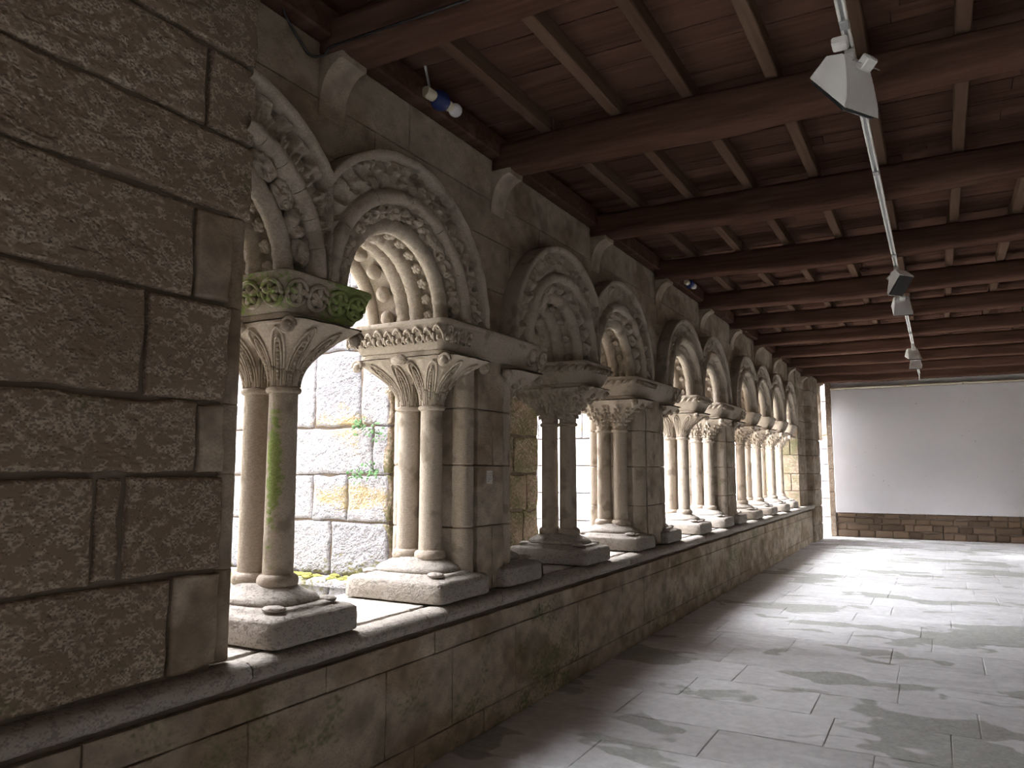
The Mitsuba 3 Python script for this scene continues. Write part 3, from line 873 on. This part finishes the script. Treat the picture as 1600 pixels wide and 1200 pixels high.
def foliage(nl, amp, seed, style):
    def rel(th, t):
        u = th / PI * nl
        ph = 2 * PI * u
        nz = nfbm(np.stack(np.broadcast_arrays(th * 9, t * 3.0, 0 * th + seed), -1), 3) - 0.5
        if style == 0:      # S-shaped leaves with drilled holes at the outer edge
            w = ph + 2.4 * np.sin(t * PI * 1.1)
            h = 0.55 * np.abs(np.cos(w / 2)) ** 0.7 + 0.30 * np.abs(np.cos(w + 4 * t)) ** 2 * t
            h = h - 1.5 * np.exp(-((t - 0.14) / 0.10) ** 2) * np.clip(np.cos(ph + 0.6), 0, 1) ** 2
        elif style == 1:    # upright lobed leaves
            h = 0.6 * np.abs(np.sin(ph / 2)) ** 0.6 * (1 - 0.4 * t) + 0.28 * np.cos(3 * ph) * (0.3 + 0.5 * t)
            h = h - 1.5 * np.exp(-((t - 0.16) / 0.11) ** 2) * np.clip(np.cos(ph), 0, 1) ** 2
        else:               # scrolls
            w = ph * 0.5
            h = 0.5 * np.cos(w + 5 * np.abs(t - 0.5)) * np.cos(w * 2 - 3 * t) + 0.35 * np.cos(6 * np.hypot(((u % 1) - 0.5) * 2, (t - 0.5) * 2))
        env = np.clip(t / 0.06, 0, 1) * np.clip((1 - t) / 0.06, 0, 1)
        return (h + 1.2 * nz - 0.25) * amp * env
    return rel


arch_lab = ['half-hidden carved stone arch beside the near wall, its left side behind the wall',
            'large carved stone arch left of the nearest pier, with heads in its hollow',
            'first carved stone arch beyond the nearest pier, over the dark mossy wall',
            'second carved stone arch beyond the nearest pier, ending on the second pier',
            'first carved stone arch beyond the second pier', 'second carved stone arch beyond the second pier, ending on the third pier',
            'first small-looking carved arch beyond the third pier', 'second carved arch beyond the third pier', 'third carved arch beyond the third pier', 'last carved stone arch before the end wall']
# mitre planes between neighbours
lims = []
for i, a in enumerate(ARCH):
    l = (ARCH[i - 1] + a) / 2 if i in (1, 3, 5, 7, 8, 9) else a - 2
    r = (ARCH[i + 1] + a) / 2 if i in (0, 2, 4, 6, 7, 8) else a + 2
    lims.append((l, r))
for i, yc in enumerate(ARCH):
    yl, yr = lims[i]
    near = i < 2
    middle = i < 4
    N = 620 if near else 360 if middle else 200
    th0, th1 = (math.radians(99), PI) if i == 0 else (0.0, PI)
    if i == 0:
        yl, N = 2.16, 320
    t = thing('carved_arch', arch_lab[i], 'arch', 'carved arches of the arcade')
    tone = [0.48, 0.55, 0.50, 0.55, 0.55, 0.58, 0.6, 0.55, 0.6, 0.6][i]
    mo = [0.16, 0.12, 0.16, 0.14, 0.2, 0.2, 0.15, 0.15, 0.12, 0.12][i]

    def A(name, prof, relief=None, nt=N, a0=th0, a1=th1, tn=0.0, ms=mo):
        v, f = sweep(prof, yc, a0, a1, nt, yl, yr, relief)
        put(f'{t}__{name}', (v, f), 'carved', True, tone_uv(v, tone + tn, ms))

    wear = lambda s, k: (lambda th, t_: (nfbm(np.stack(np.broadcast_arrays(th * 16, t_ * 2.0, 0 * th + s), -1), 3) - 0.5) * k)
    A('hood', [(0.835, -0.16), (0.836, -0.06), (0.837, 0.010), (0.835, 0.022), (0.828, 0.028), (0.812, 0.028), (0.800, 0.024), (0.792, 0.014), (0.790, -0.01), (0.788, -0.04)], wear(i, 0.010), tn=-0.05)
    m = 34 if near else 22 if middle else 14
    bt = np.linspace(0, 1, m)
    band = np.stack([0.790 - 0.150 * bt, -0.020 - 0.016 * np.sin(bt * PI)], 1)
    A('foliage_band', band, foliage([19, 19, 17, 18, 15, 15, 15, 15, 15, 15][i], 0.066, i * 3.1, [1, 0, 0, 1, 2, 0, 0, 1, 0, 1][i]))
    # plain roll cut into voussoirs
    k = 6 if middle else 4
    ed = np.linspace(th0, th1, k + 1)
    for a, b in zip(ed[:-1], ed[1:]):
        A('roll_moulding', np.vstack([[(0.648, -0.04)], arc(0.597, -0.018, 0.042, 30, 190, 9), [(0.552, -0.05)]]), wear(i + a, 0.007), max(14, N // k), a + 0.0015, b - 0.0015, 0.05)
    # hollow with carved bosses; on the farther arches a leaf-carved inner order
    if i < 4:
        cov = np.array([(0.560, -0.03), (0.570, -0.06), (0.562, -0.10), (0.540, -0.125), (0.510, -0.130), (0.490, -0.120)])
        A('hollow', cov, wear(i + 5, 0.016), tn=-0.1)
    else:
        ct = np.linspace(0, 1, 10)
        A('inner_foliage', np.stack([0.557 - 0.062 * ct, -0.045 - 0.030 * ct], 1), foliage(13, 0.040, i * 1.7, i % 2), tn=-0.05)
        A('hollow', [(0.497, -0.070), (0.492, -0.09), (0.490, -0.11)], tn=-0.1)
    if i == 0:
        angs = np.radians([103, 121, 138, 153, 167])
    else:
        nb = 13 if near else 11 if middle else 8
        angs = np.linspace(0.20, PI - 0.20, nb)
    for q, an in enumerate(angs if i < 4 else []):
        bR = 0.527
        c = np.array([-0.062, yc - bR * math.cos(an), ZS + bR * math.sin(an)])
        rad_ = np.array([0, -math.cos(an), math.sin(an)])
        tan_ = np.array([0, math.sin(an), math.cos(an)])
        Rm = np.stack([X, tan_, rad_], 1)
        s = 0.072 + 0.012 * ((q * 7 + i * 3) % 4) / 3
        if c[1] - 0.05 < yl or c[1] + 0.05 > yr:
            continue
        mm = [blob(c, [0.056, s * 0.92, s * 0.62], 4 if near else 3, 0.22 if near else 0.38, 1.6 if near else 2.4, q * 3.7 + i, Rm, 1)]
        if near:
            mm.append(blob(c + 0.035 * tan_ + np.array([0.03, 0, 0]) - 0.02 * rad_, [0.03, 0.028, 0.028], 3, 0.4, 2.2, q * 1.3, Rm, 1))
            mm.append(blob(c - 0.04 * tan_ + np.array([0.02, 0, 0]) + 0.03 * rad_, [0.03, 0.03, 0.022], 3, 0.4, 2.2, q * 2.9, Rm, 1))
        vv, ff = cat_meshes(mm)
        put(f'{t}__hollow__carved_boss', (vv, ff), 'carved', True, tone_uv(vv, tone + 0.12 * ((q * 5) % 3 - 1), mo + 0.06))
    A('inner_roll', np.vstack([[(0.500, -0.12)], arc(0.455, -0.098, 0.046, 20, 285, 13)]), wear(i + 2, 0.008), tn=0.12)
    flower_hollow = np.array([(0.455, -0.142), (0.474, -0.160), (0.474, -0.200), (0.455, -0.218)])
    A('flower_hollow', flower_hollow, wear(i + 8, 0.008), tn=0.1)
    nf_ = 14 if near else 9
    for q, an in enumerate(np.linspace(0.09, PI - 0.09, nf_)):
        if i == 0 and an < th0:
            continue
        bR = 0.438
        c = np.array([-0.180, yc - bR * math.cos(an), ZS + bR * math.sin(an)])
        tan_ = np.array([0, math.sin(an), math.cos(an)])
        rad_ = np.array([0, -math.cos(an), math.sin(an)])
        if c[1] - 0.03 < yl or c[1] + 0.03 > yr:
            continue
        ms_ = [blob(c, [0.016, 0.016, 0.02], 1, 0.1)]
        for e in range(5):
            pa = e * 2 * PI / 5
            ms_.append(blob(c + 0.020 * (math.cos(pa) * X + math.sin(pa) * tan_), [0.016, 0.016, 0.016], 2 if near else 1, 0.2, 2, q + e))
        vv, ff = cat_meshes(ms_)
        put(f'{t}__flower_hollow__flower', (vv, ff), 'carved', True, tone_uv(vv, tone + 0.15, mo))

    def scales(s):
        return lambda th, t_: 0.006 * np.abs(np.sin(th * 19 + s + 2 * np.abs(t_ - 0.5))) ** 0.5 + (nfbm(np.stack(np.broadcast_arrays(th * 30, t_ * 3.0, 0 * th + s), -1), 2) - 0.5) * 0.006
    A('scaled_roll', arc(0.456, -0.266, 0.050, 75, 285, 10), scales(i), tn=0.15)
    A('scaled_roll', arc(0.456, -0.366, 0.050, 75, 285, 10), scales(i + 4), tn=0.15)
    A('bead_hollow', [(0.456, -0.412), (0.474, -0.435), (0.476, -0.53), (0.456, -0.572)], wear(i + 9, 0.008), tn=0.1)
    for q, an in enumerate(np.linspace(0.12, PI - 0.12, 9 if near else 6)):
        if i == 0 and an < th0:
            continue
        c = np.array([-0.485, yc - 0.430 * math.cos(an), ZS + 0.425 * math.sin(an)])
        tan_ = np.array([0, math.sin(an), math.cos(an)])
        rad_ = np.array([0, -math.cos(an), math.sin(an)])
        if c[1] - 0.04 < yl or c[1] + 0.04 > yr:
            continue
        m = blob(c, [0.045, 0.050, 0.042], 3 if near else 2, 0.10, 2.0, q, np.stack([X, tan_, rad_], 1))
        put(f'{t}__bead_hollow__bead', m, 'carved', True, tone_uv(m[0], tone + 0.15, mo))
    A('outer_face', np.vstack([arc(0.452, -0.62, 0.045, 75, 250, 9), [(0.50, -0.668), (0.60, -0.672), (0.836, -0.672), (0.836, -0.66)]]), wear(i + 3, 0.006), tn=0.2)

# ------------------------------------------------------------------ label card on the nearest pier
t = thing('wall_label', 'small pale label card with lines of print on the nearest pier', 'label')
v, f = cat_meshes([boxm(-0.060, -0.050, 4.235, 4.305, 1.505, 1.590)])
put(f'{t}__card', (v, f), 'paper')
for k in range(5):
    w = [0.05, 0.044, 0.052, 0.048, 0.03][k]
    put(f'{t}__card__text_line', boxm(-0.0505, -0.0492, 4.243, 4.243 + w, 1.572 - 0.012 * k - 0.002, 1.572 - 0.012 * k), 'ink')

# ------------------------------------------------------------------ courtyard
put('courtyard_ground', boxm(-14, -0.6, -9, 26, -0.2, 0.42), 'gravel', kind='structure', label='pale gravel ground of the open courtyard')


def court_moss(v):
    return 0.02 + 0.55 * np.exp(-np.clip(v[:, 2] - 0.83, 0, 9) / 0.22) + 0.30 * np.clip((v[:, 0] + 1.75) / 0.9, 0, 1) * (v[:, 2] < 2.3) * (0.4 + nnoise(v * 2.0))


def court_wall(name, lab, faces, zc, mat='court', moss=0.0, core_box=None, steps=(0.5, 0.95), res=0.1, amp=0.008):
    t = put(name, core_box, 'mortar', kind='structure', label=lab)
    for kind, c, a, b, m in faces:
        for j, (z0, z1) in enumerate(zip(zc[:-1], zc[1:])):
            p = a
            first = True
            while p < b - 0.01:
                q = min(p + float(rng.uniform(*steps)) * (0.6 if first and j % 2 else 1), b)
                if b - q < 0.22:
                    q = b
                first = False
                if kind == '-y':
                    add_stone(t, [p + 0.006, c, z0 + 0.006], X, Z, -Y, q - p - 0.012, z1 - z0 - 0.012, 0.05, mat, res=res, r=0.018, amp=amp, freq=20, edge=0.008, coarse=0.006, moss=m)
                else:
                    add_stone(t, [c, p + 0.006, z0 + 0.006], Y, Z, X, q - p - 0.012, z1 - z0 - 0.012, 0.05, mat, res=res, r=0.018, amp=amp, freq=20, edge=0.008, coarse=0.006, moss=m)
                p = q
    return t


BZ = [0.83, 1.22, 1.56, 1.91, 2.48, 2.95, 3.45, 3.95, 4.4]
tB = 'wall_court_near'
put(tB, boxm(-3.3, -0.905, 4.32, 6.59, 0.0, 4.38), 'mortar', kind='structure', label='lichened granite block of wall close behind the arcade in the courtyard')
used[tB] = 1
vert = {0: [-3.3, -2.75, -2.05, -1.43, -0.90], 1: [-3.3, -2.5, -1.62, -1.28, -0.90], 2: [-3.3, -2.2, -1.05, -0.90], 3: [-3.3, -2.6, -1.62, -1.17, -0.90], 4: [-3.3, -2.4, -1.55, -0.90]}
for j, (z0, z1) in enumerate(zip(BZ[:-1], BZ[1:])):
    br = vert.get(j, [-3.3, -2.5 + 0.3 * (j % 2), -1.6 + 0.3 * (j % 2), -0.90])
    for a, b in zip(br[:-1], br[1:]):
        add_stone(tB, [a + 0.006, 4.30, z0 + 0.006], X, Z, -Y, b - a - 0.012, z1 - z0 - 0.012, 0.05, 'court', res=0.025 if b > -1.9 else 0.1, r=0.02, amp=0.009, freq=22, edge=0.012, coarse=0.008, moss=court_moss)
    p = 4.30
    while p < 6.58:
        q = min(p + float(rng.uniform(0.3, 0.8)), 6.6)
        if 6.6 - q < 0.2:
            q = 6.6
        add_stone(tB, [-0.89, p + 0.006, z0 + 0.006], Y, Z, X, q - p - 0.012, z1 - z0 - 0.012, 0.05, 'stone', res=0.06, r=0.02, amp=0.010, freq=20, edge=0.02, coarse=0.012, moss=0.53, tone=float(rng.uniform(0.9, 1)))
        p = q
for a, b in ((-3.3, -2.5), (-2.5, -1.75), (-1.75, -1.28), (-1.28, -0.86)):
    add_stone(tB, [a + 0.006, 4.12, 0.60], X, Z, -Y, b - a - 0.012, 0.225, 0.25, 'court', 'plinth_stone', res=0.04, r=0.03, amp=0.010, edge=0.012, coarse=0.01, moss=0.45)
    add_stone(tB, [a + 0.006, 4.10, 0.835], X, Y, Z, b - a - 0.012, 0.21, 0.05, 'court', 'plinth_stone', res=0.04, r=0.03, amp=0.010, edge=0.012, coarse=0.012, moss=0.50)

ZC = [0.3, 0.83, 1.24, 1.65, 2.06, 2.47, 2.9, 3.4, 3.9, 4.4]
court_wall('wall_court_far', 'pale lichened granite buttress in the courtyard beyond the second pier', [('-y', 10.60, -3.6, -0.78, 0.05)], ZC, core_box=boxm(-3.6, -0.78, 10.64, 11.3, 0, 4.4))
court_wall('wall_court_end', 'sunlit-pale granite wall outside the passage at the far end', [('-y', 20.60, -3.0, 0.16, 0.0)], [0.0, 0.42, 0.87, 1.30, 1.72, 2.10, 2.38, 2.45, 2.85, 3.3, 3.75, 4.2], core_box=boxm(-3.0, 0.16, 20.64, 21.0, 0, 4.3), steps=(0.6, 1.1))
put('wall_court_opposite', boxm(-12.5, -12, -9, 26, 0.0, 5.2), 'court', kind='structure', label='granite wall on the other side of the courtyard')
put('wall_court_house', boxm(-9.0, -0.95, -1.0, 0.9, 0.0, 7.5), 'court', kind='structure', label='tall granite house wall rising behind the blind near wall')

# plants rooted in the joints of the near courtyard wall
for k, (x, z, s, lab) in enumerate([(-1.13, 1.925, 1.0, 'upper green wall plant with small leaves in a joint of the pale granite wall'), (-0.99, 1.87, 1.3, 'right-hand green wall plant beside the yellow lichen on the granite wall'),
                                    (-1.02, 1.60, 1.2, 'lower right green wall plant in the joint of the pale granite wall'), (-1.15, 1.57, 0.9, 'lower left green wall plant in the joint of the pale granite wall')]):
    ms = []
    for q in range(26):
        a, r = float(rng.uniform(0, 2 * PI)), float(rng.uniform(0, 0.065)) * s
        c = np.array([x + r * math.cos(a) * 1.2, 4.265 - float(rng.uniform(0, 0.05)), z + r * math.sin(a) - 0.02])
        n_ = np.array([float(rng.uniform(-0.5, 0.5)), -1, float(rng.uniform(0, 0.8))])
        n_ /= np.linalg.norm(n_)
        u = np.cross(n_, [0, 0, 1.0])
        u /= np.linalg.norm(u)
        w = np.cross(n_, u)
        an = np.linspace(0, 2 * PI, 9)[:-1]
        rr = float(rng.uniform(0.008, 0.014))
        v = np.vstack([c + n_ * 0.003, c + rr * np.cos(an)[:, None] * u + 0.85 * rr * np.sin(an)[:, None] * w])
        f = np.array([[0, 1 + e, 1 + (e + 1) % 8] for e in range(8)])
        ms.append((v, f))
    t = thing('wall_plant', lab, 'plant', 'plants on the courtyard wall')
    put(f'{t}__leaves', cat_meshes(ms), 'leaf', kind='stuff')
    st = [tube(np.linspace([x, 4.30, z - 0.02], [x + float(rng.uniform(-0.06, 0.06)), 4.25, z + float(rng.uniform(-0.05, 0.05))], 5), 0.0025, 5) for _ in range(5)]
    put(f'{t}__stems', cat_meshes(st), 'leaf')
# moss on the ledge
ms = []
for q in range(60):
    c = np.array([float(rng.uniform(-2.2, -0.95)), float(rng.uniform(4.13, 4.27)), 0.838])
    s = float(rng.uniform(0.02, 0.05))
    ms.append(blob(c, [s, s * 0.7, s * 0.35], 1, 0.3, 2.5, q))
put('moss_cushion', cat_meshes(ms), 'moss', True, label='yellow-green moss cushions on the ledge at the foot of the granite wall', cat='moss', kind='stuff')

# ------------------------------------------------------------------ end panel and conduit
t = thing('display_panel', 'large blank white panel covering the end wall above the rubble', 'panel')
v, f = cat_meshes([bevel_box(0.285, X_R - 0.01, 19.84, 19.885, 0.575, 3.50, 0.006)])
put(f'{t}__board', (v, f), 'panel_paint')
t = thing('wall_conduit', 'thin cream conduit pipe running along the top of the white panel', 'pipe')
put(f'{t}__pipe', tube([[0.28, 19.84, 3.535], [1.5, 19.84, 3.537], [3.0, 19.84, 3.534], [X_R, 19.84, 3.535]], 0.027, 10), 'cream_metal', True)
for x in (0.6, 1.9, 3.05, 4.3):
    put(f'{t}__clip', boxm(x, x + 0.03, 19.815, 19.968, 3.508, 3.562), 'cream_metal')

# ------------------------------------------------------------------ lighting track and floodlights
XT = 2.235
t = thing('lighting_track', 'long white lighting track fixed under the ceiling beams', 'track')
seg = [1.5, 3.52, 5.48, 7.75, 10.2, 12.4, 15.2, 17.9]
for a, b in zip(seg[:-1], seg[1:]):
    for s in (-1, 1):
        put(f'{t}__rail', bevel_box(XT + s * 0.014 - 0.006, XT + s * 0.014 + 0.006, a + 0.02, b - 0.02, 3.575, 3.61, 0.002), 'white_metal')
    put(f'{t}__slot', boxm(XT - 0.010, XT + 0.010, a + 0.02, b - 0.02, 3.592, 3.61), 'grey_metal')
for y in seg[1:]:
    put(f'{t}__connector', bevel_box(XT - 0.019, XT + 0.019, y - 0.035, y + 0.035, 3.565, 3.612, 0.004), 'grey_metal')
for yb in BEAMS[1:11]:
    put(f'{t}__bracket', boxm(XT - 0.008, XT + 0.008, yb - 0.01, yb + 0.01, 3.605, 3.69), 'white_metal')
put(f'{t}__rail_end', boxm(XT - 0.01, XT + 0.01, 17.9, 18.0, 3.44, 3.60), 'white_metal')


def flood(y, yaw, pitch, s, lab, drop=0.15):
    """A wedge-shaped track floodlight: curved metal hood with side plates and dark glass across its mouth."""
    t = thing('track_floodlight', lab, 'spotlight', 'floodlights on the track')
    cy_, sy_ = math.cos(yaw), math.sin(yaw)
    cp, sp_ = math.cos(pitch), math.sin(pitch)
    Rz = np.array([[cy_, -sy_, 0], [sy_, cy_, 0], [0, 0, 1]])
    Rx = np.array([[1, 0, 0], [0, cp, -sp_], [0, sp_, cp]])
    R = Rz @ Rx
    o = np.array([XT, y, 3.575 - drop])

    def W(m):
        v, f = (np.asarray(m[0]), np.asarray(m[1])) if isinstance(m, tuple) else (np.asarray(m.vertices), np.asarray(m.faces))
        return v @ R.T * s + o, f
    # profile in local yz: mouth is the lower straight side, the back is curved
    a = np.linspace(0.0, 1.0, 12)
    back = [(-0.13 + 0.20 * q + 0.03 * math.sin(q * PI), -0.055 + 0.13 * math.sin(q * PI / 2) ** 0.8) for q in a]
    poly = Polygon(back + [(0.125, 0.035), (0.115, -0.06)])
    body = trimesh.creation.extrude_polygon(poly, 0.20, engine='earcut')
    v = np.asarray(body.vertices)
    taper = 1 - 0.30 * np.clip((v[:, 1] + 0.055) / 0.13, 0, 1)
    v = np.stack([(v[:, 2] - 0.10) * taper, v[:, 0], v[:, 1]], 1)
    put(f'{t}__hood', W((v, body.faces)), 'white_metal', 20)
    put(f'{t}__glass', W(bevel_box(-0.092, 0.092, -0.118, 0.105, -0.072, -0.056, 0.003)), 'dark_glass')
    put(f'{t}__hood__seam', W(boxm(-0.078, 0.078, -0.006, 0.0, 0.080, 0.0835)), 'grey_metal')
    put(f'{t}__bracket', W(bevel_box(-0.03, 0.03, -0.02, 0.02, 0.060, 0.115, 0.005)), 'white_metal')
    put(f'{t}__stem', tube([o + R @ np.array([0, 0, 0.10]) * s, o + np.array([0, 0, 0.08]), [XT, y, 3.55]], 0.010, 10), 'white_metal', True)
    put(f'{t}__adapter', bevel_box(XT - 0.022, XT + 0.022, y - 0.07, y + 0.07, 3.540, 3.571, 0.006), 'white_metal')


flood(3.80, math.radians(58), math.radians(52), 1.2, 'nearest white floodlight on the ceiling track, tilted sideways')
flood(8.25, math.radians(-128), math.radians(50), 0.95, 'second white floodlight on the track, its dark front turned to the right')
flood(9.45, math.radians(8), math.radians(38), 1.0, 'third white floodlight on the track, level and facing away')
flood(13.6, math.radians(15), math.radians(20), 1.0, 'fourth floodlight on the ceiling track, just before the farthest one')
flood(14.9, math.radians(0), math.radians(20), 1.0, 'farthest white floodlight at the end of the ceiling track')
# junction box near the first floodlight
put('track_feed', bevel_box(XT - 0.065, XT + 0.005, 3.60, 3.68, 3.535, 3.575, 0.008), 'white_metal', False, None, 'white track power feed box just before the nearest floodlight', 'box')


def clamp_lamp(y, x, z, s, lab):
    t = thing('wall_head_lamp', lab, 'lamp', 'small lamps along the wall head')
    d = np.array([0.10, 1.0, -0.02])
    d /= np.linalg.norm(d)
    u = np.cross(d, [0, 0, 1.0])
    u /= np.linalg.norm(u)
    w = np.cross(u, d)

    def lathe(prof, n=24):
        th = np.linspace(0, 2 * PI, n, endpoint=False)
        pr = np.array(prof) * s
        P = np.array([x, y, z]) + pr[:, 0][:, None, None] * d + pr[:, 1][:, None, None] * (np.cos(th)[None, :, None] * u + np.sin(th)[None, :, None] * w)
        return P.reshape(-1, 3), grid_f(len(pr), n, cv=True)[:, ::-1]
    put(f'{t}__cup', lathe([(0, 0.001), (0, 0.030), (0.02, 0.034), (0.075, 0.032), (0.08, 0.018), (0.08, 0.001)]), 'cream_metal', 40)
    a = np.linspace(0, PI, 14)
    put(f'{t}__body', lathe([(0.135 - 0.06 * math.cos(q), max(0.060 * math.sin(q) ** 0.7, 0.001)) for q in a]), 'blue_plastic', True)
    put(f'{t}__socket', lathe([(0.185, 0.001), (0.186, 0.030), (0.215, 0.032), (0.217, 0.028), (0.222, 0.032), (0.24, 0.026), (0.245, 0.001)]), 'cream_metal', 40)
    put(f'{t}__bulb', lathe([(0.28 - 0.045 * math.cos(q), max(0.042 * math.sin(q), 0.001)) for q in a]), 'bulb', True)
    put(f'{t}__hanger', tube([np.array([x, y, z]) + d * 0.05 * s, np.array([x, y, z + 0.16])], 0.008 * s, 8), 'grey_metal', True)


clamp_lamp(3.45, -0.01, 3.80, 1.0, 'small blue and white lamp with round bulb at the wall head above the first arch')
clamp_lamp(8.72, -0.01, 3.81, 0.9, 'tiny distant lamp with white bulb at the wall head beyond the fourth beam')

# black cable from the wall along the first beam
pts = np.array([[-0.10, 2.36, 3.84], [-0.075, 2.39, 3.77], [-0.07, 2.44, 3.70], [-0.07, 2.53, 3.63], [-0.06, 2.585, 3.60], [-0.03, 2.64, 3.625], [0.0, 2.640, 3.65], [0.15, 2.640, 3.655], [0.6, 2.640, 3.65], [1.2, 2.640, 3.645], [2.2, 2.645, 3.65]])
from scipy.interpolate import make_interp_spline
q = make_interp_spline(np.arange(len(pts)), pts, k=2)(np.linspace(0, len(pts) - 1, 70))
put('power_cable', tube(q, 0.0065, 8), 'black_plastic', True, None, 'black cable hanging from the wall head and running along the first beam', 'cable')
